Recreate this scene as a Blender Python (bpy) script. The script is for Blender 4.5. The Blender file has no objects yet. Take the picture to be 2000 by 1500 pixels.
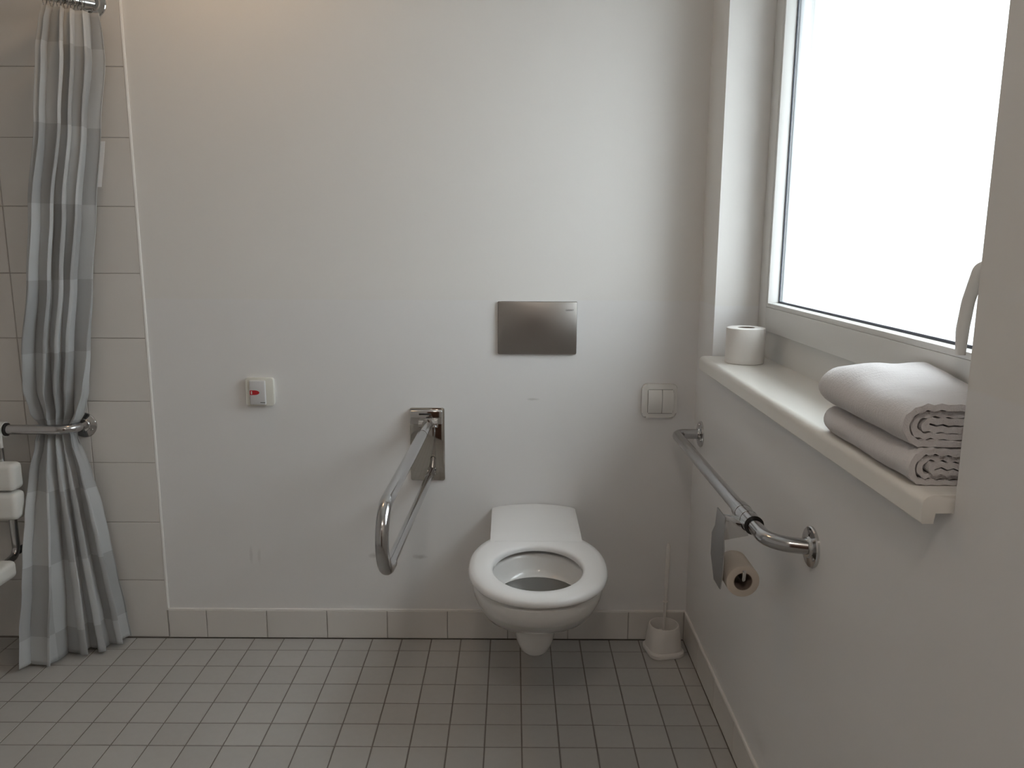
import bpy, bmesh, math, random
from mathutils import Vector, Matrix, noise
random.seed(7)
PI = math.pi
S = bpy.context.scene
COL = S.collection

# ------------------------------------------------------------------ camera
# metres; X right, Y into the room's far wall (Y = 0 is the wall behind the toilet), Z up
def set_camera():
    cd = bpy.data.cameras.new('camera'); co = bpy.data.objects.new('camera', cd); COL.objects.link(co)
    f_px, pitch, yaw, roll = 1541.8, 0.18021, -0.00176, 0.00396
    cd.sensor_fit = 'HORIZONTAL'; cd.sensor_width = 36.0; cd.lens = f_px / 2000 * 36.0
    cd.clip_start = 0.02; cd.clip_end = 200
    f = Vector((math.sin(yaw)*math.cos(pitch), math.cos(yaw)*math.cos(pitch), -math.sin(pitch)))
    r = f.cross(Vector((0, 0, 1))).normalized(); u = r.cross(f)
    r2 = r*math.cos(roll) + u*math.sin(roll); u2 = -r*math.sin(roll) + u*math.cos(roll)
    m = Matrix((r2, u2, -f)).transposed().to_4x4()
    m.translation = Vector((0.0, -2.4853, 1.3315))
    co.matrix_world = m
    S.camera = co
set_camera()

# ------------------------------------------------------------------ sky (bright overcast) and exposure
SKY = 7.4                         # overcast sky, brighter towards the zenith, pale ground below
w = bpy.data.worlds.new('overcast_sky'); S.world = w; w.use_nodes = True
nt = w.node_tree; bg = nt.nodes['Background']
tcw = nt.nodes.new('ShaderNodeTexCoord'); spw = nt.nodes.new('ShaderNodeSeparateXYZ'); nt.links.new(tcw.outputs['Generated'], spw.inputs[0])
up = nt.nodes.new('ShaderNodeMath'); up.operation = 'MAXIMUM'; up.inputs[1].default_value = 0.0; nt.links.new(spw.outputs['Z'], up.inputs[0])
lum = nt.nodes.new('ShaderNodeMath'); lum.operation = 'MULTIPLY_ADD'; lum.inputs[1].default_value = SKY*0.75; lum.inputs[2].default_value = SKY
nt.links.new(up.outputs[0], lum.inputs[0])
gnd = nt.nodes.new('ShaderNodeMapRange'); gnd.inputs['From Min'].default_value = -0.04; gnd.inputs['From Max'].default_value = 0.0
gnd.inputs['To Min'].default_value = 0.6; gnd.inputs['To Max'].default_value = 1.0; nt.links.new(spw.outputs['Z'], gnd.inputs['Value'])
tot = nt.nodes.new('ShaderNodeMath'); tot.operation = 'MULTIPLY'; nt.links.new(lum.outputs[0], tot.inputs[0]); nt.links.new(gnd.outputs['Result'], tot.inputs[1])
bg.inputs['Color'].default_value = (0.94, 0.97, 1.0, 1); nt.links.new(tot.outputs[0], bg.inputs['Strength'])
S.view_settings.view_transform = 'Standard'; S.view_settings.look = 'None'
S.view_settings.gamma = 1.0; S.view_settings.use_curve_mapping = False
S.view_settings.exposure = -0.24

# ------------------------------------------------------------------ materials
def new_mat(name):
    m = bpy.data.materials.new(name); m.use_nodes = True
    nt = m.node_tree; b = nt.nodes['Principled BSDF']
    return m, nt, b

def mat(name, col, rough=0.5, metal=0.0, var=0.0, bump=0.0, scale=60.0, rand=0.0, spec=0.5, coat=0.0):
    m, nt, b = new_mat(name)
    b.inputs['Roughness'].default_value = rough; b.inputs['Metallic'].default_value = metal
    b.inputs['Specular IOR Level'].default_value = spec
    b.inputs['Coat Weight'].default_value = coat; b.inputs['Coat Roughness'].default_value = 0.08
    b.inputs['Base Color'].default_value = (*col, 1)
    L = nt.links
    tc = nt.nodes.new('ShaderNodeTexCoord')
    src = None
    if var > 0 or bump > 0:
        n = nt.nodes.new('ShaderNodeTexNoise'); n.inputs['Scale'].default_value = scale
        n.inputs['Detail'].default_value = 4.0
        L.new(tc.outputs['Object'], n.inputs['Vector'])
    if var > 0:
        mr = nt.nodes.new('ShaderNodeMapRange'); mr.inputs['To Min'].default_value = 1 - var; mr.inputs['To Max'].default_value = 1 + var
        L.new(n.outputs['Fac'], mr.inputs['Value']); src = mr.outputs['Result']
    if rand > 0:
        oi = nt.nodes.new('ShaderNodeObjectInfo')
        m2 = nt.nodes.new('ShaderNodeMapRange'); m2.inputs['To Min'].default_value = 1 - rand; m2.inputs['To Max'].default_value = 1 + rand
        L.new(oi.outputs['Random'], m2.inputs['Value'])
        if src is None: src = m2.outputs['Result']
        else:
            mu = nt.nodes.new('ShaderNodeMath'); mu.operation = 'MULTIPLY'
            L.new(src, mu.inputs[0]); L.new(m2.outputs['Result'], mu.inputs[1]); src = mu.outputs[0]
    if src is not None:
        vm = nt.nodes.new('ShaderNodeVectorMath'); vm.operation = 'SCALE'
        vm.inputs[0].default_value = col; L.new(src, vm.inputs['Scale'])
        L.new(vm.outputs['Vector'], b.inputs['Base Color'])
    if bump > 0:
        bp = nt.nodes.new('ShaderNodeBump'); bp.inputs['Strength'].default_value = bump; bp.inputs['Distance'].default_value = 0.002
        L.new(n.outputs['Fac'], bp.inputs['Height']); L.new(bp.outputs['Normal'], b.inputs['Normal'])
    return m

def wall_paint():
    """matt warm white above, satin cooler white washable paint up to 1.146 m, a few scuffs"""
    m, nt, b = new_mat('wall_paint'); L = nt.links; N = nt.nodes
    geo = N.new('ShaderNodeNewGeometry'); sep = N.new('ShaderNodeSeparateXYZ'); L.new(geo.outputs['Position'], sep.inputs[0])
    st = N.new('ShaderNodeMapRange'); st.inputs['From Min'].default_value = 1.143; st.inputs['From Max'].default_value = 1.149
    L.new(sep.outputs['Z'], st.inputs['Value'])
    mx = N.new('ShaderNodeMix'); mx.data_type = 'RGBA'
    mx.inputs[6].default_value = (0.828, 0.822, 0.826, 1); mx.inputs[7].default_value = (0.825, 0.81, 0.793, 1)
    L.new(st.outputs['Result'], mx.inputs[0])
    nz = N.new('ShaderNodeTexNoise'); nz.inputs['Scale'].default_value = 90; nz.inputs['Detail'].default_value = 3
    L.new(geo.outputs['Position'], nz.inputs['Vector'])
    n2 = N.new('ShaderNodeTexNoise'); n2.inputs['Scale'].default_value = 45; n2.inputs['Detail'].default_value = 5
    L.new(geo.outputs['Position'], n2.inputs['Vector'])
    col = mx.outputs[2]
    scuffs = [((-0.872, 0, 0.295), (0.006, 1, 0.035), .25), ((-0.845, 0, 0.293), (0.006, 1, 0.032), .22),
              ((-0.462, 0, 0.296), (0.020, 1, 0.010), .5), ((-0.309, 0, 0.292), (0.026, 1, 0.009), .55),
              ((0.065, 0, 0.829), (0.022, 1, 0.004), .4)]
    for c, s, k in scuffs:
        v = N.new('ShaderNodeVectorMath'); v.operation = 'SUBTRACT'; v.inputs[1].default_value = c
        L.new(geo.outputs['Position'], v.inputs[0])
        d = N.new('ShaderNodeVectorMath'); d.operation = 'DIVIDE'; d.inputs[1].default_value = s
        L.new(v.outputs[0], d.inputs[0])
        ln = N.new('ShaderNodeVectorMath'); ln.operation = 'LENGTH'; L.new(d.outputs[0], ln.inputs[0])
        ad = N.new('ShaderNodeMath'); ad.operation = 'MULTIPLY_ADD'; ad.inputs[1].default_value = 1.6; L.new(n2.outputs['Fac'], ad.inputs[0]); L.new(ln.outputs['Value'], ad.inputs[2])
        mr = N.new('ShaderNodeMapRange'); mr.inputs['From Min'].default_value = 1.1; mr.inputs['From Max'].default_value = 1.9
        mr.inputs['To Min'].default_value = k; mr.inputs['To Max'].default_value = 0
        L.new(ad.outputs[0], mr.inputs['Value'])
        q = N.new('ShaderNodeMix'); q.data_type = 'RGBA'; q.inputs[7].default_value = (0.45, 0.44, 0.43, 1)
        L.new(mr.outputs['Result'], q.inputs[0]); L.new(col, q.inputs[6]); col = q.outputs[2]
    L.new(col, b.inputs['Base Color'])
    rr = N.new('ShaderNodeMapRange'); rr.inputs['To Min'].default_value = 0.42; rr.inputs['To Max'].default_value = 0.7
    L.new(st.outputs['Result'], rr.inputs['Value']); L.new(rr.outputs['Result'], b.inputs['Roughness'])
    bp = N.new('ShaderNodeBump'); bp.inputs['Strength'].default_value = 0.08; bp.inputs['Distance'].default_value = 0.002
    L.new(nz.outputs['Fac'], bp.inputs['Height']); L.new(bp.outputs['Normal'], b.inputs['Normal'])
    return m

def brushed(name, col, rough):
    m, nt, b = new_mat(name); L = nt.links; N = nt.nodes
    b.inputs['Metallic'].default_value = 1.0; b.inputs['Base Color'].default_value = (*col, 1)
    tc = N.new('ShaderNodeTexCoord'); mp = N.new('ShaderNodeMapping'); mp.inputs['Scale'].default_value = (6, 6, 900)
    L.new(tc.outputs['Object'], mp.inputs['Vector'])
    n = N.new('ShaderNodeTexNoise'); n.inputs['Scale'].default_value = 1.0; n.inputs['Detail'].default_value = 3; L.new(mp.outputs[0], n.inputs['Vector'])
    mr = N.new('ShaderNodeMapRange'); mr.inputs['To Min'].default_value = rough - .06; mr.inputs['To Max'].default_value = rough + .1
    L.new(n.outputs['Fac'], mr.inputs['Value']); L.new(mr.outputs['Result'], b.inputs['Roughness'])
    return m

def cloth_curtain():
    """grey curtain woven in an offset pattern of lighter and darker rectangles"""
    m, nt, b = new_mat('curtain_fabric'); L = nt.links; N = nt.nodes
    uv = N.new('ShaderNodeUVMap'); sep = N.new('ShaderNodeSeparateXYZ'); L.new(uv.outputs['UV'], sep.inputs[0])
    ck = N.new('ShaderNodeTexChecker'); ck.inputs['Scale'].default_value = 1.0
    L.new(uv.outputs['UV'], ck.inputs['Vector'])
    ck.inputs['Color1'].default_value = (0.62, 0.635, 0.65, 1); ck.inputs['Color2'].default_value = (0.50, 0.512, 0.525, 1)
    wv = N.new('ShaderNodeTexNoise'); wv.inputs['Scale'].default_value = 160; wv.inputs['Detail'].default_value = 2
    tc = N.new('ShaderNodeTexCoord'); L.new(tc.outputs['Object'], wv.inputs['Vector'])
    L.new(ck.outputs['Color'], b.inputs['Base Color'])
    bp = N.new('ShaderNodeBump'); bp.inputs['Strength'].default_value = 0.15; bp.inputs['Distance'].default_value = 0.001
    L.new(wv.outputs['Fac'], bp.inputs['Height']); L.new(bp.outputs['Normal'], b.inputs['Normal'])
    b.inputs['Roughness'].default_value = 0.6; b.inputs['Sheen Weight'].default_value = 0.25
    tr = N.new('ShaderNodeBsdfTranslucent'); L.new(ck.outputs['Color'], tr.inputs['Color'])
    ms = N.new('ShaderNodeMixShader'); ms.inputs[0].default_value = 0.22
    L.new(b.outputs[0], ms.inputs[1]); L.new(tr.outputs[0], ms.inputs[2])
    L.new(ms.outputs[0], N['Material Output'].inputs['Surface'])
    return m

def terry():
    m, nt, b = new_mat('terry_cloth'); L = nt.links; N = nt.nodes
    b.inputs['Base Color'].default_value = (0.74, 0.715, 0.725, 1); b.inputs['Roughness'].default_value = 0.95
    b.inputs['Sheen Weight'].default_value = 0.4
    tc = N.new('ShaderNodeTexCoord')
    n = N.new('ShaderNodeTexNoise'); n.inputs['Scale'].default_value = 420; n.inputs['Detail'].default_value = 3; L.new(tc.outputs['Object'], n.inputs['Vector'])
    mp = N.new('ShaderNodeMapping'); mp.inputs['Scale'].default_value = (25, 170, 25); L.new(tc.outputs['Object'], mp.inputs['Vector'])
    n2 = N.new('ShaderNodeTexNoise'); n2.inputs['Scale'].default_value = 1.0; n2.inputs['Detail'].default_value = 3; L.new(mp.outputs[0], n2.inputs['Vector'])
    ad = N.new('ShaderNodeMath'); ad.operation = 'ADD'; L.new(n.outputs['Fac'], ad.inputs[0]); L.new(n2.outputs['Fac'], ad.inputs[1])
    bp = N.new('ShaderNodeBump'); bp.inputs['Strength'].default_value = 0.5; bp.inputs['Distance'].default_value = 0.003
    L.new(ad.outputs[0], bp.inputs['Height']); L.new(bp.outputs['Normal'], b.inputs['Normal'])
    return m

def window_glass():
    m = bpy.data.materials.new('window_glass'); m.use_nodes = True; nt = m.node_tree; N = nt.nodes; L = nt.links
    N.remove(N['Principled BSDF'])
    t = N.new('ShaderNodeBsdfTransparent'); t.inputs['Color'].default_value = (0.96, 0.975, 0.975, 1)
    g = N.new('ShaderNodeBsdfGlossy'); g.inputs['Roughness'].default_value = 0.02
    lw = N.new('ShaderNodeLayerWeight'); lw.inputs['Blend'].default_value = 0.5
    pw = N.new('ShaderNodeMath'); pw.operation = 'POWER'; pw.inputs[1].default_value = 5.0; L.new(lw.outputs['Facing'], pw.inputs[0])
    f = N.new('ShaderNodeMath'); f.operation = 'MULTIPLY_ADD'; f.inputs[1].default_value = 0.96; f.inputs[2].default_value = 0.04; L.new(pw.outputs[0], f.inputs[0])
    mx = N.new('ShaderNodeMixShader'); L.new(f.outputs[0], mx.inputs[0]); L.new(t.outputs[0], mx.inputs[1]); L.new(g.outputs[0], mx.inputs[2])
    L.new(mx.outputs[0], N['Material Output'].inputs['Surface'])
    return m

def wood(name):
    m, nt, b = new_mat(name); L = nt.links; N = nt.nodes
    tc = N.new('ShaderNodeTexCoord'); mp = N.new('ShaderNodeMapping'); mp.inputs['Scale'].default_value = (14, 14, 1.2)
    L.new(tc.outputs['Object'], mp.inputs['Vector'])
    n = N.new('ShaderNodeTexNoise'); n.inputs['Scale'].default_value = 2; n.inputs['Detail'].default_value = 6; L.new(mp.outputs[0], n.inputs['Vector'])
    cr = N.new('ShaderNodeValToRGB'); cr.color_ramp.elements[0].color = (0.085, 0.04, 0.026, 1); cr.color_ramp.elements[1].color = (0.17, 0.08, 0.05, 1)
    L.new(n.outputs['Fac'], cr.inputs[0]); L.new(cr.outputs[0], b.inputs['Base Color']); b.inputs['Roughness'].default_value = 0.4
    return m

def glow(name, col, strength):
    m, nt, b = new_mat(name)
    b.inputs['Base Color'].default_value = (0.9, 0.88, 0.84, 1)
    b.inputs['Emission Color'].default_value = (*col, 1); b.inputs['Emission Strength'].default_value = strength
    return m

M = dict(
    paint=wall_paint(),
    render=mat('white_render', (0.84, 0.84, 0.83), 0.9, bump=.4, scale=120),
    ceil=mat('ceiling_paint', (0.86, 0.85, 0.83), 0.8),
    walltile=mat('wall_tile_glaze', (0.74, 0.715, 0.69), 0.28, rand=0.015),
    wallgrout=mat('wall_grout', (0.47, 0.44, 0.42), 0.9, bump=.2, scale=300),
    floortile=mat('floor_tile', (0.46, 0.45, 0.437), 0.5, var=0.05, bump=0.05, scale=45, rand=0.035),
    floorgrout=mat('floor_grout', (0.20, 0.18, 0.165), 0.95, var=.15, scale=30),
    sealant=mat('white_sealant', (0.80, 0.78, 0.76), 0.4),
    ceramic=mat('white_ceramic', (0.83, 0.82, 0.81), 0.12, coat=0.3),
    seatplastic=mat('white_seat_plastic', (0.84, 0.84, 0.845), 0.22),
    water=mat('still_water', (0.13, 0.128, 0.122), 0.04),  # dark colour stands in for the shaded bowl mirrored in the water
    plastic=mat('white_plastic', (0.80, 0.79, 0.77), 0.35),
    ivory=mat('ivory_plastic', (0.80, 0.79, 0.73), 0.35),
    greyplastic=mat('pale_grey_plastic', (0.68, 0.68, 0.69), 0.4),
    chrome=mat('chrome', (0.64, 0.64, 0.64), 0.07, 1.0),
    chromesatin=mat('satin_chrome', (0.50, 0.50, 0.51), 0.15, 1.0),
    mirror=mat('polished_steel', (0.54, 0.52, 0.49), 0.06, 1.0),
    steel=brushed('brushed_steel', (0.43, 0.41, 0.395), 0.31),
    black=mat('black_rubber', (0.02, 0.02, 0.02), 0.6),
    dark=mat('dark_print', (0.05, 0.05, 0.05), 0.5),
    red=mat('red_print', (0.55, 0.02, 0.03), 0.4),
    frame=mat('window_frame_white', (0.78, 0.78, 0.77), 0.35),
    gasket=mat('grey_gasket', (0.10, 0.11, 0.14), 0.6),
    spacer=mat('aluminium_spacer', (0.75, 0.77, 0.80), 0.35, 0.3),
    sill=mat('window_sill_laminate', (0.86, 0.84, 0.80), 0.3),
    glass=window_glass(),
    curtain=cloth_curtain(),
    label=mat('white_label', (0.92, 0.93, 0.95), 0.6),
    towel=terry(),
    paper=mat('tissue_paper', (0.82, 0.80, 0.78), 0.9, bump=.25, scale=260),
    recycled=mat('beige_tissue_paper', (0.62, 0.55, 0.48), 0.9, bump=.25, scale=260),
    card=mat('grey_cardboard', (0.22, 0.17, 0.14), 0.9),
    brushplastic=mat('white_brush_plastic', (0.82, 0.795, 0.775), 0.4),
    bristle=mat('white_bristles', (0.70, 0.67, 0.65), 0.8, bump=.8, scale=300),
    shower=mat('white_shower_seat', (0.74, 0.73, 0.70), 0.35),
    wood=wood('brown_wood_door'),
    lamp=glow('warm_lamp_glass', (1.0, 0.66, 0.36), 20.0),
    fill_lamp=glow('fill_lamp_glow', (1.0, 0.88, 0.76), 80.0),  # glow of the added fill lamp behind the camera
)

# ------------------------------------------------------------------ mesh helpers
class MB:
    def __init__(s): s.bm = bmesh.new()
    def box(s, x0, x1, y0, y1, z0, z1, bev=0.0, seg=2):
        x0, x1 = sorted((x0, x1)); y0, y1 = sorted((y0, y1)); z0, z1 = sorted((z0, z1))
        t = bmesh.new()
        bmesh.ops.create_cube(t, size=1.0)
        for v in t.verts: v.co = Vector(((x0+x1)/2 + v.co.x*(x1-x0), (y0+y1)/2 + v.co.y*(y1-y0), (z0+z1)/2 + v.co.z*(z1-z0)))
        if bev > 0:
            bmesh.ops.bevel(t, geom=list(t.edges), offset=bev, segments=seg, affect='EDGES', profile=0.5)
        s.join(t); return s
    def join(s, t):
        me = bpy.data.meshes.new('tmp'); t.to_mesh(me); t.free(); s.bm.from_mesh(me); bpy.data.meshes.remove(me)
    def tube(s, pts, r, n=16, caps=True):
        pts = [Vector(p) for p in pts]; m = len(pts); rad = r if isinstance(r, (list, tuple)) else [r]*m
        tans = []
        for i in range(m):
            a = pts[max(i-1, 0)]; b = pts[min(i+1, m-1)]; tans.append((b-a).normalized())
        up = Vector((0, 0, 1)) if abs(tans[0].z) < .9 else Vector((1, 0, 0))
        nrm = tans[0].cross(up).normalized(); rings = []
        for i in range(m):
            nrm = (nrm - tans[i]*nrm.dot(tans[i])).normalized(); bi = tans[i].cross(nrm)
            rings.append([s.bm.verts.new(pts[i] + (nrm*math.cos(2*PI*k/n) + bi*math.sin(2*PI*k/n))*rad[i]) for k in range(n)])
        for i in range(m-1):
            for k in range(n):
                s.bm.faces.new((rings[i][k], rings[i][(k+1) % n], rings[i+1][(k+1) % n], rings[i+1][k]))
        if caps:
            s.bm.faces.new(rings[0][::-1]); s.bm.faces.new(rings[-1])
        return s
    def loft(s, rings, cap0=True, cap1=True, close=False):
        R = [[s.bm.verts.new(Vector(p)) for p in r] for r in rings]; n = len(R[0])
        seq = list(range(len(R)-1)) + ([len(R)-1] if close else [])
        for i in seq:
            j = (i+1) % len(R)
            for k in range(n): s.bm.faces.new((R[i][k], R[i][(k+1) % n], R[j][(k+1) % n], R[j][k]))
        if not close:
            if cap0: s.bm.faces.new(R[0][::-1])
            if cap1: s.bm.faces.new(R[-1])
        return s
    def lathe(s, prof, c, axis='Z', n=40, close=False):
        """prof: list of (radius, height along axis)"""
        rings = []
        for r, h in prof:
            ring = []
            for k in range(n):
                a = 2*PI*k/n; u, v = r*math.cos(a), r*math.sin(a)
                ring.append({'Z': (c[0]+u, c[1]+v, c[2]+h), 'Y': (c[0]+u, c[1]+h, c[2]+v), 'X': (c[0]+h, c[1]+u, c[2]+v)}[axis])
            rings.append(ring)
        return s.loft(rings, close=close)
    def prism(s, poly, ax, a, b, bev=0.0):
        """poly of 2-D points extruded along axis ax from a to b (other axes in xyz order)"""
        def P(p, h):
            q = list(p); q.insert(ax, h); return Vector(q)
        t = bmesh.new()
        A = [t.verts.new(P(p, a)) for p in poly]; B = [t.verts.new(P(p, b)) for p in poly]; n = len(poly)
        t.faces.new(A[::-1]); t.faces.new(B)
        for k in range(n): t.faces.new((A[k], A[(k+1) % n], B[(k+1) % n], B[k]))
        if bev > 0:
            ed = [e for e in t.edges if (e.verts[0] in A) == (e.verts[1] in A)]
            bmesh.ops.bevel(t, geom=ed, offset=bev, segments=2, affect='EDGES', profile=0.5)
        s.join(t); return s
    def build(s, name, m, parent=None, origin=None, smooth=True, ang=35):
        bmesh.ops.recalc_face_normals(s.bm, faces=list(s.bm.faces))
        me = bpy.data.meshes.new(name); s.bm.to_mesh(me); s.bm.free()
        return link(name, me, m, parent, origin, smooth, ang)

def link(name, me, m, parent=None, origin=None, smooth=True, ang=35):
    if origin is None:
        origin = Vector((0, 0, 0)) if parent is None or not parent.get('_rel') else Vector(parent['_w'])
    origin = Vector(origin)
    me.transform(Matrix.Translation(-origin))
    me.materials.clear(); me.materials.append(M[m] if isinstance(m, str) else m)
    if smooth:
        me.polygons.foreach_set('use_smooth', [True]*len(me.polygons)); me.set_sharp_from_angle(angle=math.radians(ang))
    o = bpy.data.objects.new(name, me); COL.objects.link(o)
    o['_w'] = list(origin); o['_rel'] = 1
    if parent is not None:
        o.parent = parent; o.location = origin - Vector(parent['_w'])
    else: o.location = origin
    return o

def tag(o, label=None, cat=None, group=None, kind=None):
    if label: o['label'] = label
    if cat: o['category'] = cat
    if group: o['group'] = group
    if kind: o['kind'] = kind
    return o

def thing(name, loc, label, cat, group=None, kind=None):
    o = bpy.data.objects.new(name, None); COL.objects.link(o); o.location = loc; o.empty_display_size = 0.05
    o['_w'] = list(loc); o['_rel'] = 1
    return tag(o, label, cat, group, kind)

def fillet(pts, rad, n=8):
    """round the inner corners of a polyline"""
    P = [Vector(p) for p in pts]; out = [P[0]]
    for i in range(1, len(P)-1):
        a = (P[i-1]-P[i]).normalized(); b = (P[i+1]-P[i]).normalized(); r = rad[i-1] if isinstance(rad, (list, tuple)) else rad
        th = a.angle(b); d = r/math.tan(th/2)
        c = P[i] + (a+b).normalized()*(r/math.sin(th/2)); s = P[i]+a*d; e = P[i]+b*d
        for k in range(n+1):
            t = k/n; v0 = s-c; v1 = e-c
            om = v0.angle(v1); q = (v0*math.sin((1-t)*om) + v1*math.sin(t*om))/math.sin(om)
            out.append(c+q)
    out.append(P[-1]); return out

def rrect(cx, cy, hx, hy, r, n=6):
    out = []
    for sx, sy, a0 in ((1, 1, 0), (-1, 1, PI/2), (-1, -1, PI), (1, -1, 1.5*PI)):
        for k in range(n+1):
            a = a0 + PI/2*k/n; out.append((cx+sx*(hx-r)+r*math.cos(a), cy+sy*(hy-r)+r*math.sin(a)))
    return out

def disc_flange(name, c, axis, sgn, parent, r=.041, m='chrome', screws=True):
    """round wall flange with raised hub and screws; axis normal of the wall, sgn the way it faces"""
    mb = MB(); mb.lathe([(0.001, 0), (r, 0), (r, sgn*.004), (r-.002, sgn*.006), (.022, sgn*.008), (.020, sgn*.012), (.001, sgn*.012)], c, axis, 40)
    f = mb.build(name, m, parent)
    if screws:
        for k in range(3):
            a = PI/2 + 2*PI*k/3; u, v = .030*math.cos(a), .030*math.sin(a)
            cc = {'X': (c[0]+sgn*.006, c[1]+u, c[2]+v), 'Y': (c[0]+u, c[1]+sgn*.006, c[2]+v)}[axis]
            MB().lathe([(.001, 0), (.0045, 0), (.004, sgn*.0022), (.001, sgn*.003)], cc, axis, 12).build('screw', 'chromesatin', f)
    return f

def tile_mesh(name, wx, wy, h=.006, ch=.0012):
    x, y = wx/2, wy/2; v = []
    for (zz, i) in ((-h, 0), (-ch, 0), (0, ch)):
        v += [(-x+i, -y+i, zz), (x-i, -y+i, zz), (x-i, y-i, zz), (-x+i, y-i, zz)]
    f = [(8, 9, 10, 11)]
    for b in (0, 4):
        for k in range(4): f.append((b+k, b+(k+1) % 4, b+4+(k+1) % 4, b+4+k))
    me = bpy.data.meshes.new(name); me.from_pydata(v, [], f); return me

TM = {}
def tile(name, parent, m, wx, wy, loc, rot=(0, 0, 0), h=.006):
    key = (name, round(wx, 4), round(wy, 4), h)
    if key not in TM:
        me = tile_mesh(name, wx, wy, h); me.materials.append(M[m]); TM[key] = me
    o = bpy.data.objects.new(name, TM[key]); COL.objects.link(o)
    o.parent = parent; o.location = Vector(loc) - Vector(parent['_w']); o.rotation_euler = rot
    o['_w'] = list(loc); o['_rel'] = 1
    return o

def tile_stuff(name, parent, m, items, h=.006):
    """many far or hidden tiles joined: items of (wx, wy, loc, rot)"""
    V, F = [], []
    for wx, wy, loc, rot in items:
        me = tile_mesh('tmp', wx, wy, h); from_m = Matrix.Translation(Vector(loc)) @ __import__('mathutils').Euler(rot).to_matrix().to_4x4()
        b = len(V); V += [tuple(from_m @ v.co) for v in me.vertices]; F += [tuple(b+i for i in p.vertices) for p in me.polygons]
        bpy.data.meshes.remove(me)
    me = bpy.data.meshes.new(name); me.from_pydata(V, [], F)
    o = link(name, me, m, parent, smooth=False); o['kind'] = 'stuff'; return o

# ------------------------------------------------------------------ room shell
XL, XR, YF, ZC = -2.30, 0.585, -3.40, 2.50
XE = -1.164                       # where the wall tiling ends and the painted wall starts
REC0, REC1, REZ0, REZ1 = -0.185, -1.485, 0.9755, 2.16    # window recess in the right wall

def struct(o, label, cat): return tag(o, label, cat, kind='structure')

fl = struct(MB().box(XL-.1, XR+.52, YF-.1, .12, -.12, -.0018).build('floor', 'floorgrout', smooth=False), 'bathroom floor of small square grey tiles with dark joints', 'floor')
wb = struct(MB().box(XL-.1, XR+.52, 0, .14, -.12, ZC).build('wall_back', 'paint', smooth=False), 'white painted wall behind the toilet with glazed tiles in the shower corner', 'wall')
mb = MB()
mb.box(XR, XR+.215, 0, REC0, -.0018, ZC); mb.box(XR, XR+.215, REC1, YF, -.0018, ZC)
mb.box(XR, XR+.215, REC0, REC1, -.0018, REZ0); mb.box(XR, XR+.215, REC0, REC1, REZ1, ZC)
wr = struct(mb.build('wall_right', 'paint', smooth=False), 'white painted wall with the deep window recess', 'wall')
mb = MB(); X0, X1 = XR+.216, XR+.55      # unseen outer skin added around the window to block oblique daylight
mb.box(X0, X1, .14, -.20, -.12, ZC); mb.box(X0, X1, -1.335, YF-.12, -.12, ZC)
mb.box(X0, X1, -.20, -1.335, -.12, 1.095); mb.box(X0, X1, -.20, -1.335, 2.12, ZC)
struct(mb.build('wall_outer_baffle', 'render', smooth=False), 'unseen white rendered skin added around the window to block oblique daylight', 'wall')
wl = struct(MB().box(XL-.1, XL, YF-.1, 0, -.0018, ZC).build('wall_left', 'wallgrout', smooth=False), 'tiled shower side wall', 'wall')
wf = MB(); DX0, DX1, DZ = -.62, .28, 2.06
wf.box(XL, DX0, YF-.12, YF, -.0018, ZC); wf.box(DX1, XR+.215, YF-.12, YF, -.0018, ZC); wf.box(DX0, DX1, YF-.12, YF, DZ, ZC)
struct(wf.build('wall_front', 'paint', smooth=False), 'white painted wall with the brown door', 'wall')
struct(MB().box(XL-.1, XR+.52, YF-.12, .14, ZC, ZC+.1).build('ceiling', 'ceil', smooth=False), 'plain white ceiling', 'ceiling')

# floor tiles: 10 cm grid, first row and last column cut
PX, PY, G = -.0732, -.0853, .0034
cols = []
x = PX + .1*6; cols.append((x, .579))
i = 5
while True:
    a = PX + .1*i
    if a + .1 <= XL: break
    cols.append((max(a, XL), a+.1)); i -= 1
rows = [(PY, -.008)]; j = 0
while True:
    b = PY - .1*j
    if b <= YF: break
    rows.append((max(b-.1, YF), b)); j += 1
stuff = []
for (a, b) in cols:
    for (c, d) in rows:
        if b-a < .02 or d-c < .02: continue
        wx, wy, loc = b-a-G, d-c-G, ((a+b)/2, (c+d)/2, 0)
        if d > -0.93 and a > -1.78: tile('floor_tile', fl, 'floortile', wx, wy, loc)
        else: stuff.append((wx, wy, loc, (0, 0, 0)))
tile_stuff('floor_tile', fl, 'floortile', stuff)

# wall tiles in the shower corner: 20.4 cm grid
PW, GW, Z0 = .2036, .0022, .003
grout = MB().box(XL, XE-.001, -.0035, 0, 0, ZC).build('tile_bed', 'wallgrout', wb, smooth=False)
for k in range(6):
    b = XE - PW*k; a = max(b-PW, XL)
    for r_ in range(13):
        z0 = Z0 + PW*r_; z1 = min(z0+PW, ZC)
        if z1-z0 < .03 or b-a < .03: continue
        tile('wall_tile', wb, 'walltile', b-a-GW, z1-z0-GW, ((a+b)/2, -.006, (z0+z1)/2), (PI/2, 0, 0), .005)
stuff = []
for k in range(17):
    b = -.007 - PW*k; a = max(b-PW, YF)
    for r_ in range(13):
        z0 = Z0 + PW*r_; z1 = min(z0+PW, ZC)
        if z1-z0 < .03 or b-a < .03: continue
        stuff.append((b-a-GW, z1-z0-GW, (XL+.006, (a+b)/2, (z0+z1)/2), (PI/2, 0, PI/2)))
tile_stuff('wall_tile', wl, 'walltile', stuff, .006)
struct(MB().tube([(XE+.0015, -.002, .10), (XE+.0015, -.002, ZC-.002)], .0052, 8).build('trim_1', 'sealant', origin=(XE, -.002, .1)), 'white sealant bead along the edge of the wall tiling', 'sealant')

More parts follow.
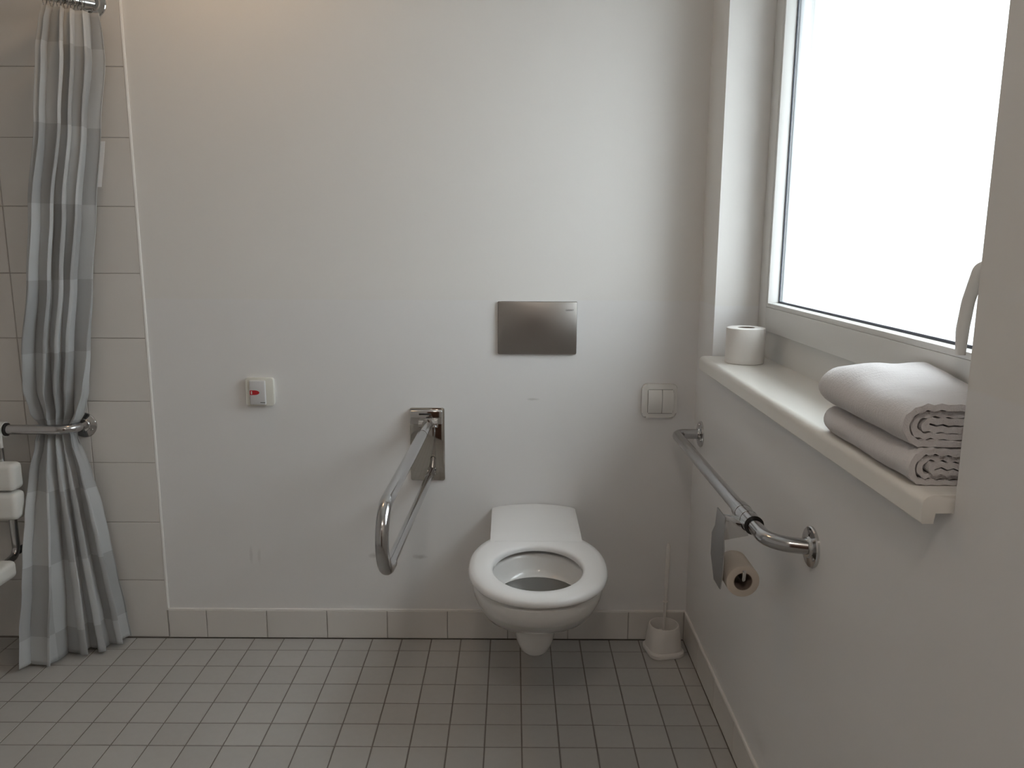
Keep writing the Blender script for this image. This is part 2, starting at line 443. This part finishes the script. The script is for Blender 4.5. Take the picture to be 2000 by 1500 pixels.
# tiled skirting
bb = struct(MB().box(XE+.003, XR, -.003, 0, 0, .099).build('baseboard_back', 'wallgrout', smooth=False), 'beige glazed tile skirting under the painted wall behind the toilet', 'baseboard')
seams = [XE+.003] + [-1.033 + .2034*k for k in range(8)] + [XR-.006]
for a, b in zip(seams[:-1], seams[1:]):
    if b-a > .01: tile('skirting_tile', bb, 'walltile', b-a-.0025, .098, ((a+b)/2, -.008, .0515), (PI/2, 0, 0), .006)
MB().tube([(XE+.004, -.003, .1025), (XR, -.003, .1025)], .0045, 8).build('sealant_bead', 'sealant', bb)
br = struct(MB().box(XR-.003, XR, YF, -.003, 0, .099).build('baseboard_right', 'wallgrout', smooth=False), 'beige glazed tile skirting under the window wall', 'baseboard')
for k in range(17):
    b = -.009-.2034*k; a = max(b-.2034, YF)
    if b-a > .02: tile('skirting_tile', br, 'walltile', b-a-.0025, .098, (XR-.007, (a+b)/2, .0515), (PI/2, 0, -PI/2), .005)
MB().tube([(XR-.003, -.004, .1025), (XR-.003, YF, .1025)], .0045, 8).build('sealant_bead', 'sealant', br)

# door behind the photographer, seen only in the chrome
dr = thing('door_1', ((DX0+DX1)/2, YF-.03, 0), 'brown wooden bathroom door opposite the toilet', 'door', kind='structure')
MB().box(DX0+.05, DX1-.05, YF-.06, YF-.02, .004, DZ-.05, .003).build('door_leaf', 'wood', dr)
mb = MB(); mb.box(DX0, DX0+.05, YF-.11, YF+.012, 0, DZ, .003); mb.box(DX1-.05, DX1, YF-.11, YF+.012, 0, DZ, .003); mb.box(DX0+.05, DX1-.05, YF-.11, YF+.012, DZ-.05, DZ, .003)
mb.build('door_frame', 'frame', dr)
MB().tube(fillet([(DX0+.11, YF-.02, 1.05), (DX0+.11, YF+.04, 1.05), (DX0+.23, YF+.04, 1.05)], .015), .009, 12).build('door_handle', 'chromesatin', dr)

# ------------------------------------------------------------------ window
SX = .712                         # room face of the sash
wn = thing('window_1', (.74, -.835, 1.0), 'white framed window with blown-out daylight above the deep sill', 'window', kind='structure')
SY0, SY1, SZ0, SZ1 = -.187, -1.345, 1.083, 2.155     # sash outline
GY0, GY1, GZ0, GZ1 = -.262, -1.268, 1.161, 2.08      # clear opening
mb = MB()                         # fixed frame behind the sash + apron panel down to the sill
mb.box(.730, .80, REC0, REC1, REZ0, 1.10); mb.box(.735, .80, REC0, -.235, 1.10, REZ1); mb.box(.735, .80, -1.30, -1.345, 1.10, REZ1)
mb.box(.735, .80, -.235, -1.30, 2.11, REZ1)
mb.box(.717, .80, -1.346, REC1, 1.10, REZ1)
mb.build('fixed_frame', 'frame', wn, smooth=False)
sash = MB()
def rail_ring(x0, x1, oy0, oy1, oz0, oz1, iy0, iy1, iz0, iz1, bev, mm):
    mm.box(x0, x1, oy0, iy0, oz0, oz1, bev); mm.box(x0, x1, iy1, oy1, oz0, oz1, bev)
    mm.box(x0, x1, iy0, iy1, oz0, iz0, bev); mm.box(x0, x1, iy0, iy1, iz1, oz1, bev)
rail_ring(SX, .735, SY0, SY1, SZ0, SZ1, GY0+.012, GY1-.012, GZ0-.012, GZ1+.012, .0015, sash)
so = sash.build('sash', 'frame', wn)
bd = MB(); rail_ring(SX+.0015, .744, GY0+.0115, GY1-.0115, GZ0-.0115, GZ1+.0115, GY0, GY1, GZ0, GZ1, .001, bd)
bd.build('glazing_bead', 'frame', so)
gk = MB(); rail_ring(.744, .747, GY0+.01, GY1-.01, GZ0-.01, GZ1+.01, GY0-.004, GY1+.004, GZ0+.005, GZ1-.005, 0, gk)
gk.build('gasket', 'gasket', so, smooth=False)
ob = MB(); rail_ring(.7525, .7655, GY0+.012, GY1-.012, GZ0-.012, GZ1+.012, GY0-.001, GY1+.001, GZ0+.001, GZ1-.001, .001, ob)
ob.build('spacer_bar', 'spacer', so)
for gx in (.748, .766):            # double glazing
    MB().box(gx, gx+.004, GY0+.008, GY1-.008, GZ0-.008, GZ1+.008).build('pane', 'glass', so, smooth=False)
# curved lever handle
hd = MB()
path = fillet([(SX-.004, -1.322, 1.296), (.681, -1.319, 1.296), (.6695, -1.318, 1.245), (.6655, -1.318, 1.205), (.666, -1.318, 1.166)], [.010, .06, .08], 6)
hd.tube(path, [.0090]*(len(path)-1)+[.0070], 16)
hn = hd.build('handle', 'plastic', so)
MB().box(SX-.012, SX, -1.337, -1.303, 1.255, 1.325, .004, 3).build('handle_base', 'plastic', hn)
# post-formed sill: thin board with a rolled down nose
z1, xn = 1.0, .545
poly = [(.730, z1), (xn+.014, z1)]
for k in range(1, 8):
    a = PI/2 + PI/2*k/7; poly.append((xn+.014+.014*math.cos(a), z1-.014+.014*math.sin(a)))
poly += [(xn, z1-.037), (xn+.003, z1-.040), (xn+.018, z1-.040), (xn+.018, z1-.024), (.730, z1-.024)]
MB().prism(poly, 1, -.192, -1.479, .001).build('window_sill', 'sill', wn, ang=30)

# ------------------------------------------------------------------ toilet
TX = .068
to = thing('toilet', (TX, 0, .11), 'white wall-hung toilet with open seat ring and no lid', 'toilet')
def outline(hw, yf, rw, ymid, z, yr=-.001, p=2.15):
    pts = []
    ns, nf = 8, 28
    for k in range(6): pts.append((TX + rw - 2*rw*k/6, yr, z))             # along the wall
    for k in range(ns):
        t = k/ns; e = max(0, (t-.4)/.6); e = e*e*(3-2*e); pts.append((TX-(rw+(hw-rw)*e), yr+(ymid-yr)*t, z))
    for k in range(nf):
        a = PI*k/nf; c, s_ = math.cos(a), math.sin(a)
        pts.append((TX-hw*math.copysign(abs(c)**(2/p), c), ymid+(yf-ymid)*abs(s_)**(2/p), z))
    for k in range(ns):
        t = 1-k/ns; e = max(0, (t-.4)/.6); e = e*e*(3-2*e); pts.append((TX+(rw+(hw-rw)*e), yr+(ymid-yr)*t, z))
    return pts
O = [(.449, .174, -.694, .126, -.42), (.443, .179, -.700, .127, -.42), (.42, .181, -.695, .127, -.42), (.395, .178, -.676, .127, -.42), (.375, .172, -.650, .126, -.42),
     (.342, .160, -.602, .124, -.42), (.308, .145, -.550, .12, -.41), (.280, .127, -.500, .112, -.39), (.261, .109, -.460, .10, -.37), (.247, .091, -.424, .09, -.34), (.236, .074, -.392, .08, -.31),
     (.226, .066, -.374, .072, -.29), (.19, .063, -.364, .066, -.27), (.155, .058, -.354, .060, -.26), (.130, .051, -.342, .052, -.25), (.119, .045, -.330, .046, -.24), (.114, .036, -.312, .038, -.22)]
outer = [outline(hw, yf, rw, ym, z) for z, hw, yf, rw, ym in O]
def inner(rx, ry, yc, z):
    out = []
    for (x, y, _) in outer[0]:
        a = math.atan2(y-(-.50), x-TX); out.append((TX+rx*math.cos(a), yc+ry*math.sin(a), z))
    return out
I = [inner(.112, .125, -.515, .389), inner(.124, .138, -.512, .393), inner(.130, .147, -.51, .41), inner(.134, .155, -.51, .437), inner(.138, .159, -.51, .4465), inner(.144, .165, -.51, .449)]
MB().loft(I + outer).build('bowl', 'ceramic', to, ang=50)
MB().loft([[(x, y, .3905) for x, y, z in inner(.123, .137, -.512, 0)], [(x, y, .3915) for x, y, z in inner(.1235, .1375, -.512, 0)]]).build('water', 'water', to)
# seat ring
n = 72; sec = []
oc, ic = (TX, -.472), (TX-.001, -.5075)
for k in range(n):
    a = 2*PI*k/n; c, s_ = math.cos(a), math.sin(a); p = 2.25
    ox, oy = oc[0]+.1865*math.copysign(abs(c)**(2/p), c), oc[1]+.238*math.copysign(abs(s_)**(2/p), s_)
    ix, iy = ic[0]+.119*c, ic[1]+.1465*s_
    ring = []
    prof = [(0, .462), (0, .471), (.04, .4765), (.12, .4795), (.40, .480), (.72, .4790), (.92, .4745), (.985, .468), (1, .461), (.93, .4555), (.15, .4555)]
    for t, z in prof: ring.append((ix+(ox-ix)*t, iy+(oy-iy)*t, z))
    sec.append(ring)
MB().loft(sec, close=True).build('seat', 'seatplastic', to, ang=60)
# flat deck between the wall and the ring
dk = []
for t in [k/14 for k in range(15)]:
    y = -.003 - .330*t; hw = .1365 - .004*t; lift = .0125*(1-t)**1.5
    zt = .4665 + .0137*min(1, t*1.25)
    dk.append([(TX+.000+hw*(q/8), y, zt + lift*(1-(q/8)**2) - (.003 if abs(q) == 8 else 0)) for q in range(-8, 9)] + [(TX+hw, y, .4560), (TX-hw, y, .4560)])
MB().loft(dk).build('rear_deck', 'seatplastic', to, ang=50)

# ------------------------------------------------------------------ flush plate
fp = thing('flush_plate', (.075, 0, .974), 'brushed steel flush plate on the wall above the toilet', 'flush plate')
MB().prism(rrect(.075, 1.0595, .1235, .0825, .004), 1, -.001, -.011, .0015).build('plate', 'steel', fp)
MB().prism(rrect(.075, 1.0595, .1245, .0835, .004), 1, 0, -.003).build('mounting_frame', 'chromesatin', fp)
def text_mesh(txt, size, loc, m, parent, name):
    cu = bpy.data.curves.new('tmp_text', 'FONT'); cu.body = txt; cu.size = size; cu.extrude = .0002
    o = bpy.data.objects.new('tmp_text', cu); COL.objects.link(o)
    me = bpy.data.meshes.new_from_object(o.evaluated_get(bpy.context.evaluated_depsgraph_get()))
    bpy.data.objects.remove(o); bpy.data.curves.remove(cu)
    me.transform(Matrix.Translation(Vector(loc)) @ Matrix.Rotation(PI/2, 4, 'X'))
    return link(name, me, m, parent, smooth=False)
text_mesh('GEBERIT', .0068, (.163, -.0112, 1.114), 'dark', fp, 'lettering')

# ------------------------------------------------------------------ emergency call button
cb = thing('call_button', (-.809, 0, .808), 'small white emergency call box with a red arrow mark', 'call button')
MB().prism(rrect(-.809, .8525, .044, .0445, .006), 1, 0, -.016, .003).build('housing', 'ivory', cb)
MB().box(-.840, -.789, -.012, -.0215, .811, .890, .004, 3).build('rocker', 'greyplastic', cb)
poly = [(-.838, .8435), (-.824, .8435)] + [(-.824+.016*math.sin(PI/2*k/8), .851-.0075*math.cos(PI/2*k/8)) for k in range(1, 9)] + [(-.824+.016*math.cos(PI/2*k/8), .851+.0075*math.sin(PI/2*k/8)) for k in range(1, 9)] + [(-.838, .8585)]
am = MB().prism(poly, 1, -.0212, -.0222).build('arrow_mark', 'red', cb, smooth=False)
MB().box(-.8345, -.831, -.0222, -.0225, .846, .856).build('bar_mark', 'plastic', am, smooth=False)
mb = MB(); xs = -.806
for wch in (.0022, .0018, .0024, .0014, .0020, .0018): mb.box(xs, xs+wch, -.0213, -.0218, .8175, .8200); xs += wch+.0006
mb.build('maker_mark', 'dark', cb, smooth=False)

# ------------------------------------------------------------------ light switch
sw = thing('light_switch', (.467, 0, .772), 'pale double rocker light switch beside the window wall', 'light switch')
MB().prism(rrect(.467, .828, .0565, .0555, .016), 1, 0, -.012, .007).build('surround', 'plastic', sw)
MB().prism(rrect(.4705, .826, .0410, .0392, .004), 1, -.006, -.0122, .0005).build('inner_frame', 'dark', sw)
for a, b in ((.4305, .4745), (.4760, .5105)):
    rk = []
    for t in [k/8 for k in range(9)]:
        z = .788+.076*t; y = -.0128-.008*math.sin(PI*t)**.9
        rk.append([(a, y, z), (b, y, z), (b, -.007, z), (a, -.007, z)])
    MB().loft(rk).build('rocker', 'plastic', sw, ang=40)

# ------------------------------------------------------------------ hinged support arm beside the toilet
fa = thing('fold_down_grab_bar', (-.276, 0, .56), 'hinged chrome support bar looping out beside the toilet', 'grab bar')
MB().prism(rrect(-.277, .680, .0555, .1205, .006), 1, 0, -.007, .0012).build('wall_plate', 'mirror', fa)
mb = MB(); mb.box(-.329, -.226, -.007, -.032, .752, .797, .004, 3)
hb = mb.build('hinge_block', 'chrome', fa)
MB().box(-.300, -.262, -.0322, -.0335, .783, .788, .0003).build('slot', 'black', hb)
MB().tube([(-.300, -.040, .757), (-.240, -.040, .757)], .013, 20).build('hinge_pin', 'chrome', fa)
A = [(-.270, -.045, .757), (-.2855, -.852, .752), (-.2855, -.852, .594), (-.264, -.008, .590)]
pth = fillet(A, .0785, 12)
cut = len(pth)-1
up = pth[:cut]
MB().tube(up + [tuple(Vector(pth[-2]).lerp(Vector(pth[-1]), .02))], .0152, 20).build('loop_tube', 'chromesatin', fa)
MB().tube([Vector(pth[-2]).lerp(Vector(pth[-1]), .015), pth[-1]], .0122, 18).build('lower_tube', 'chromesatin', fa)
for t0, t1, rr in ((.012, .035, .0178), (.19, .197, .0160)):
    a, b = Vector(pth[0]), Vector(pth[1])
    MB().tube([a.lerp(b, t0), a.lerp(b, t1)], rr, 20).build('collar', 'chrome', fa)
a, b = Vector(pth[-2]), Vector(pth[-1])
MB().tube([a.lerp(b, .9), a.lerp(b, .915)], .0142, 18).build('collar', 'chrome', fa)
MB().tube([(-.278, -.010, .590), (-.250, -.010, .590)], .010, 16).build('lower_pivot', 'chrome', fa)

# ------------------------------------------------------------------ fixed rail under the window
gr = thing('grab_rail', (XR, -.55, .74), 'long chrome grab rail fixed under the window sill', 'grab rail')
RX, RZ = .507, .740
disc_flange('flange', (XR, -.093, RZ), 'X', -1, gr); disc_flange('flange', (XR, -1.023, RZ+.004), 'X', -1, gr)
rp = fillet([(XR-.006, -.093, RZ), (RX, -.093, RZ), (RX, -1.000, RZ+.004), (XR-.006, -1.023, RZ+.004)], [.03, .062], 10)
MB().tube(rp, .0155, 20).build('tube', 'chromesatin', gr)

# clamp-on paper holder with its roll
ph = thing('toilet_paper_holder', (RX, -.87, .60), 'chrome clamp-on paper holder hanging on the grab rail', 'paper holder')
def rail_at(y): return Vector((RX, y, RZ+.004*(-y-.093)/.93))
cl = MB().tube([rail_at(-.800), rail_at(-.905)], .0195, 24).build('clamp_sleeve', 'chromesatin', ph)
for y in (-.826, -.866): MB().tube([rail_at(y), rail_at(y-.0025)], .0203, 24).build('sleeve_ring', 'chrome', cl)
MB().tube([rail_at(-.9045), rail_at(-.9065)], .0207, 24).build('end_ring', 'black', cl)
MB().prism([(.4482, .706), (.500, .716), (.500, .742), (.4482, .750)], 1, -.845, -.896, .003).build('bracket', 'chrome', ph)
MB().prism([(-.904, .760), (-.838, .760), (-.828, .716), (-.804, .690), (-.804, .640), (-.840, .594), (-.892, .594), (-.906, .640), (-.906, .692), (-.898, .716)], 0, .4458, .4482).build('cover_flap', 'chromesatin', ph, smooth=False)
PC = Vector((.491, 0, .622))
MB().tube(fillet([(.451, -.812, .640), (.478, -.806, .627), (.489, -.812, .623), (.490, -.911, .623), (.490, -.915, .645)], [.006, .006, .005]), .0042, 12).build('spindle', 'chrome', ph)
def paper_roll(name, c, axis, R, r, length, label, mpaper, group=None):
    loc = (c[0], c[1], c[2]) if axis == 'Z' else (c[0], c[1], c[2]-R)
    t = thing(name, loc, label, 'toilet paper', group)
    h = length
    prof = [(r+.0015, 0), (R-.003, 0), (R-.0008, .0012), (R, .004), (R, h-.004), (R-.0008, h-.0012), (R-.003, h), (r+.0015, h)]
    mbx = MB().lathe(prof, c, axis, 48, close=True); mbx.build('paper', mpaper, t, ang=40)
    MB().lathe([(r, .001), (r+.0014, .001), (r+.0014, h-.001), (r, h-.001)], c, axis, 36, close=True).build('cardboard_core', 'card', t)
    return t
paper_roll('toilet_paper_roll', (.491, -.906, .618), 'Y', .0355, .0185, .090, 'half-used beige toilet roll in the chrome holder', 'recycled')

# toilet roll on the sill
paper_roll('toilet_paper_roll', (.640, -.318, 1.0), 'Z', .0525, .022, .098, 'full white toilet roll standing on the window sill', 'paper')

# ------------------------------------------------------------------ folded towels
def folded_towel(name, label, x0, x1, y0, y1, z0, h, layers, seed, droop=0.0):
    """a towel folded over and over: nested U folds, round side to the room, cut ends to the near side"""
    t = h/(2*layers); ny = 44; bm = bmesh.new()
    rnd = random.Random(seed)
    for L_ in range(layers):
        ro = h/2 - L_*t + .0002; th = t*.90
        zc = z0 + h/2; xa = x0 + h/2 + L_*.004
        prof = []
        def arc(r, rev):
            pts = [(x1 - L_*.004 + (x1-xa)*0, zc + r)]
            nx = 16
            for k in range(1, nx): pts.append((x1+(xa-x1)*k/nx, zc+r))
            for k in range(13):
                a = PI/2 + PI*k/12; pts.append((xa+r*1.15*math.cos(a), zc+r*math.sin(a)))
            for k in range(1, nx+1): pts.append((xa+(x1-xa)*k/nx, zc-r))
            return pts[::-1] if rev else pts
        prof = arc(ro, False) + arc(max(ro-th, .0004), True)
        rings = []
        for j in range(ny+1):
            v = j/ny; endj = rnd.uniform(-.002, .002)
            y = y0 + (y1-y0)*v
            if j == 0: y += -.004*math.sin(L_*2.1+seed)
            ring = []
            far = max(0, (v-.80)/.20)
            for (px_, pz_) in prof:
                q = Vector((px_*22+seed, y*14, pz_*25))
                d = noise.noise(q)*.0035
                rip = .0016*math.sin(px_*420+L_*1.7+seed)*max(0, 1-v*9)          # rippled cut edge
                puff = .018*math.exp(-((v-.80)/.32)**2)*max(0, (pz_-z0)/h)**1.2*min(1, (px_-x0)/.06)*droop
                zz = z0+(pz_-z0)*(1-.10*far*far) + d*min(1, (pz_-z0)/.012) + rip + puff
                if pz_-z0 < .004: zz = max(zz, z0+.0004)
                xx = px_ + noise.noise(q+Vector((5, 9, 2)))*.004 + .010*far*far*(1-(px_-x0)/(x1-x0))
                ring.append((xx, y - .006*math.sin(px_*40+seed)*(v > .5)*v, max(zz, z0+.0003)))
            rings.append(ring)
        R = [[bm.verts.new(p) for p in r] for r in rings]; n_ = len(prof)
        for i_ in range(ny):
            for k in range(n_): bm.faces.new((R[i_][k], R[i_][(k+1) % n_], R[i_+1][(k+1) % n_], R[i_+1][k]))
        bm.faces.new(R[0][::-1]); bm.faces.new(R[-1])
    m_ = MB(); m_.bm.free(); m_.bm = bm
    o = m_.build(name, 'towel', None, ((x0+x1)/2, (y0+y1)/2, z0), ang=60)
    return tag(o, label, 'towel', 'folded towels on the window sill')
folded_towel('folded_towel', 'white folded towel lying on the window sill under another', .546, .705, -1.437, -1.112, 1.0005, .050, 3, 3.0)
folded_towel('folded_towel', 'white folded towel on top of the other towel on the sill', .538, .703, -1.425, -1.105, 1.0525, .060, 3, 8.0, droop=.9)

# ------------------------------------------------------------------ toilet brush
bx, by = .497, -.080
bh = thing('toilet_brush_holder', (bx, by, 0), 'white plastic brush holder standing in the corner by the toilet', 'brush holder')
def rot_rr(h, r, a, z, n=6):
    out = []
    for (u, v) in rrect(0, 0, h, h, r, n): out.append((bx+u*math.cos(a)-v*math.sin(a), by+u*math.sin(a)+v*math.cos(a), z))
    return out
A0 = math.radians(12)
MB().loft([rot_rr(.056, .030, A0, 0), rot_rr(.0585, .030, A0, .004), rot_rr(.0585, .030, A0, .014), rot_rr(.055, .032, A0, .019)]).build('base', 'brushplastic', bh)
cup = [rot_rr(.054, .036, A0, .018), rot_rr(.0515, .040, A0, .06), rot_rr(.0485, .0465, A0, .094), rot_rr(.0475, .0465, A0, .0965), rot_rr(.0450, .0445, A0, .0965), rot_rr(.0440, .0435, A0, .092), rot_rr(.046, .040, A0, .03), rot_rr(.03, .028, A0, .026)]
MB().loft(cup).build('cup', 'brushplastic', bh, ang=50)
bs = thing('toilet_brush', (bx, by, .027), 'white toilet brush with a slim handle standing in its holder', 'toilet brush')
MB().tube([(bx, by, .070), (bx+.001, by-.001, .175), (bx+.001, by-.001, .178), (bx+.002, by-.002, .240), (bx+.003, by-.002, .300), (bx+.004, by-.003, .365), (bx+.004, by-.003, .377)], [.0048, .0045, .0055, .0058, .0072, .0068, .0035], 14).build('handle', 'brushplastic', bs)
MB().lathe([(.001, 0), (.0085, 0), (.0085, .003), (.001, .004)], (bx+.001, by-.001, .174), 'Z', 20).build('collar', 'brushplastic', bs)
MB().lathe([(.008, 0), (.028, .006), (.032, .022), (.028, .036), (.012, .044), (.001, .045)], (bx, by, .029), 'Z', 28).build('brush_head', 'bristle', bs)

# ------------------------------------------------------------------ shower corner: rod, rail, curtain, seat
CR0 = Vector((-1.237, -.006, 2.010)); CD = Vector((-.72, -.69, 0)).normalized()
rod = thing('curtain_rod', tuple(CR0), 'chrome shower curtain rod fixed to the tiled wall', 'curtain rod')
tl = (XL+.006 - CR0.x)/CD.x
CR1 = CR0 + CD*tl
MB().tube([CR0, CR1], .0155, 20).build('rod', 'chrome', rod)
disc_flange('flange', tuple(CR0), 'Y', -1, rod, .037, screws=False)
disc_flange('flange', tuple(CR1), 'X', 1, rod, .040, screws=False)
MB().tube([CR0+CD*.006, CR0+CD*.03], .019, 20).build('rod_socket', 'chrome', rod)

sr = thing('shower_rail', (-1.385, 0, .735), 'chrome shower rail holding the tucked curtain against the tiles', 'grab rail')
SRY, SRZ = -.082, .742
disc_flange('flange', (-1.383, -.006, SRZ-.002), 'Y', -1, sr, .041)
disc_flange('flange', (XL+.006, SRY, SRZ), 'X', 1, sr, .041)
MB().tube(fillet([(-1.383, -.012, SRZ), (-1.383, SRY, SRZ), (XL+.012, SRY, SRZ)], .045, 10), .0155, 20).build('tube', 'chromesatin', sr)

# curtain: z, left edge xy, right edge xy, fold depth
KEY = [(1.975, -1.325, -.125, -1.210, -.034, .015), (1.93, -1.328, -.145, -1.206, -.032, .020), (1.85, -1.334, -.165, -1.205, -.030, .025), (1.66, -1.350, -.180, -1.236, -.030, .024),
       (1.42, -1.398, -.172, -1.270, -.030, .024), (1.20, -1.432, -.160, -1.298, -.034, .024), (.99, -1.484, -.130, -1.322, -.038, .022), (.86, -1.518, -.085, -1.338, -.040, .021),
       (.785, -1.522, -.050, -1.360, -.038, .016), (.742, -1.512, -.036, -1.392, -.036, .012), (.69, -1.522, -.045, -1.385, -.036, .015), (.60, -1.530, -.080, -1.357, -.040, .022),
       (.47, -1.526, -.130, -1.333, -.040, .030), (.36, -1.525, -.165, -1.322, -.034, .034), (.25, -1.525, -.190, -1.308, -.032, .036), (.12, -1.535, -.215, -1.288, -.030, .038), (.012, -1.538, -.232, -1.276, -.030, .040)]
def key_at(z):
    for a, b in zip(KEY[:-1], KEY[1:]):
        if a[0] >= z >= b[0]:
            t = (a[0]-z)/(a[0]-b[0]); t = t*t*(3-2*t)*.5 + t*.5
            return [p+(q-p)*t for p, q in zip(a[1:], b[1:])]
    return list(KEY[-1][1:])
NS, NV = 220, 150
NF = 4.6                                    # folds
V = []; F = []; UV = []
for j in range(NV+1):
    z = 1.975 + (.012-1.975)*j/NV
    lx, ly, rx, ry, am_ = key_at(z)
    L0 = Vector((lx, ly)); R0 = Vector((rx, ry)); d = R0-L0; nn = Vector((-d.y, d.x)).normalized()
    if nn.y > 0: nn = -nn
    gat = math.exp(-((z-.742)/.10)**2)
    for i_ in range(NS+1):
        s_ = i_/NS
        w_ = s_ + .050*math.sin(2*PI*s_*1.3+z*1.1+.8) + .016*math.sin(3.2*z+8*s_)
        ph_ = 2*PI*NF*w_ + .35*math.sin(2.1*z)
        fold = math.sin(ph_) + .16*math.sin(2*ph_+.6+z) + .45*noise.noise(Vector((s_*5, z*1.6, 3.1))) + .12*noise.noise(Vector((s_*16, z*5, 1.1)))
        env = min(1, .25+6*s_, .25+6*(1-s_))
        side = .42*math.sin(2*ph_)*am_*(1-.6*gat)
        # soft puckers above and below the tie point
        puck = gat*.010*noise.noise(Vector((s_*26, z*22, 7.7)))
        p = L0 + d*s_ + d.normalized()*side*env + nn*(am_*(1.15+.5*noise.noise(Vector((s_*4, z*.6, 9.3))))*fold*env + puck)
        y = min(p.y, -.0105)
        if .70 < z < .785:                   # squeezed behind the rail
            k = 1-abs(z-.742)/.043; lim = SRY+.0165; y = max(y, lim) if k > .25 else max(y, lim-.03*(1-k))
            y = min(y, -.0105)
        zz = z
        if j == NV: zz = z + .004*math.sin(ph_*.5)
        V.append((p.x, y, max(zz, .003))); UV.append((s_*2.3+.22, (1.975-z)/.222+.55))
for j in range(NV):
    for i_ in range(NS):
        a = j*(NS+1)+i_; F.append((a, a+1, a+NS+2, a+NS+1))
me = bpy.data.meshes.new('shower_curtain'); me.from_pydata(V, [], F)
uvl = me.uv_layers.new(name='UVMap')
for lp in me.loops: uvl.data[lp.index].uv = UV[lp.vertex_index]
cu = link('shower_curtain', me, 'curtain', None, (-1.4, -.13, .003), ang=80)
tag(cu, 'grey checked shower curtain tucked behind the chrome rail', 'shower curtain')
sm = cu.modifiers.new('thickness', 'SOLIDIFY'); sm.thickness = .0007; sm.offset = 0
# white care label on the free edge
def edge(z): k = key_at(z); return Vector((k[2], k[3], z))
lb = []
for z in (1.618, 1.56, 1.50, 1.485):
    e = edge(z); lb.append([(e.x-.004, e.y-.004, z), (e.x+.016, e.y-.006, z), (e.x+.016, e.y-.0052, z), (e.x-.004, e.y-.0032, z)])
MB().loft(lb).build('care_label', 'label', cu)
for k in range(6):
    c = CR0 + CD*(.040+.018*k); ring = []
    u = Vector((0, 0, 1)); v_ = CD.cross(u).normalized(); pr_ = [c + Vector((0, 0, -.006)) + (u*math.cos(2*PI*q/20) + v_*math.sin(2*PI*q/20))*.0235 for q in range(21)]
    MB().tube(pr_, .0017, 8, caps=False).build('curtain_ring', 'chrome', cu)

# hanging shower seat
ss = thing('shower_chair', (-1.75, -.35, .30), 'white shower chair with padded back hanging from the chrome rail', 'shower chair')
for xa, xb in ((-1.640, -1.590), (-1.930, -1.880)):
    mb = MB(); mb.lathe([(.0158, 0), (.024, 0), (.024, xb-xa), (.0158, xb-xa)], (xa, SRY, SRZ), 'X', 28, close=True)
    mb.box(xa, xb, SRY-.030, SRY-.018, .655, SRZ+.012, .003); hk = mb.build('hook_bracket', 'shower', ss)
    MB().lathe([(.0158, 0), (.0205, 0), (.0205, .006), (.0158, .006)], (xb, SRY, SRZ), 'X', 28, close=True).build('rubber_ring', 'black', hk)
    MB().tube([( (xa+xb)/2+.020, SRY-.030, .690), ((xa+xb)/2+.020, SRY-.030, .635)], .010, 14).build('upright', 'chromesatin', ss)
for z0, z1_ in ((.562, .648), (.468, .556)):
    MB().box(-1.985, -1.535, -.158, -.100, z0, z1_, .016, 4).build('back_pad', 'shower', ss)
for x in (-1.575, -1.945):
    MB().tube(fillet([(x, -.118, .640), (x, -.118, .345), (x, -.24, .325)], .03), .0115, 14).build('back_tube', 'chromesatin', ss)
    MB().tube([(x, -.114, .352), (x, -.020, .352)], .011, 14).build('wall_spacer', 'black', ss)
    MB().lathe([(.001, 0), (.02, 0), (.02, -.014), (.001, -.014)], (x, -.0065, .352), 'Y', 20).build('rubber_foot', 'black', ss)
MB().box(-1.985, -1.525, -.595, -.195, .305, .360, .016, 4).build('seat', 'shower', ss)

# ------------------------------------------------------------------ warm ceiling lamp over the shower side, plus an added unseen fill lamp
for LX, LY, lm, lab in ((-.86, -.36, 'lamp', 'round orange-glowing ceiling lamp near the shower corner'), (-.10, -2.62, 'fill_lamp', 'added round warm white fill lamp on the ceiling near the brown door')):
  lampo = thing('ceiling_lamp', (LX, LY, ZC-.07), lab, 'lamp', 'round ceiling lamps')
  MB().lathe([(.001, 0), (.10, 0), (.10, -.018), (.095, -.022), (.001, -.022)], (LX, LY, ZC), 'Z', 40).build('lamp_base', 'frame', lampo)
  MB().lathe([(.001, 0), (.088, 0), (.086, -.02), (.07, -.04), (.04, -.05), (.001, -.053)], (LX, LY, ZC-.022), 'Z', 40).build('lamp_shade', lm, lampo)

for o in bpy.data.objects:
    for k in ('_w', '_rel'):
        if k in o: del o[k]
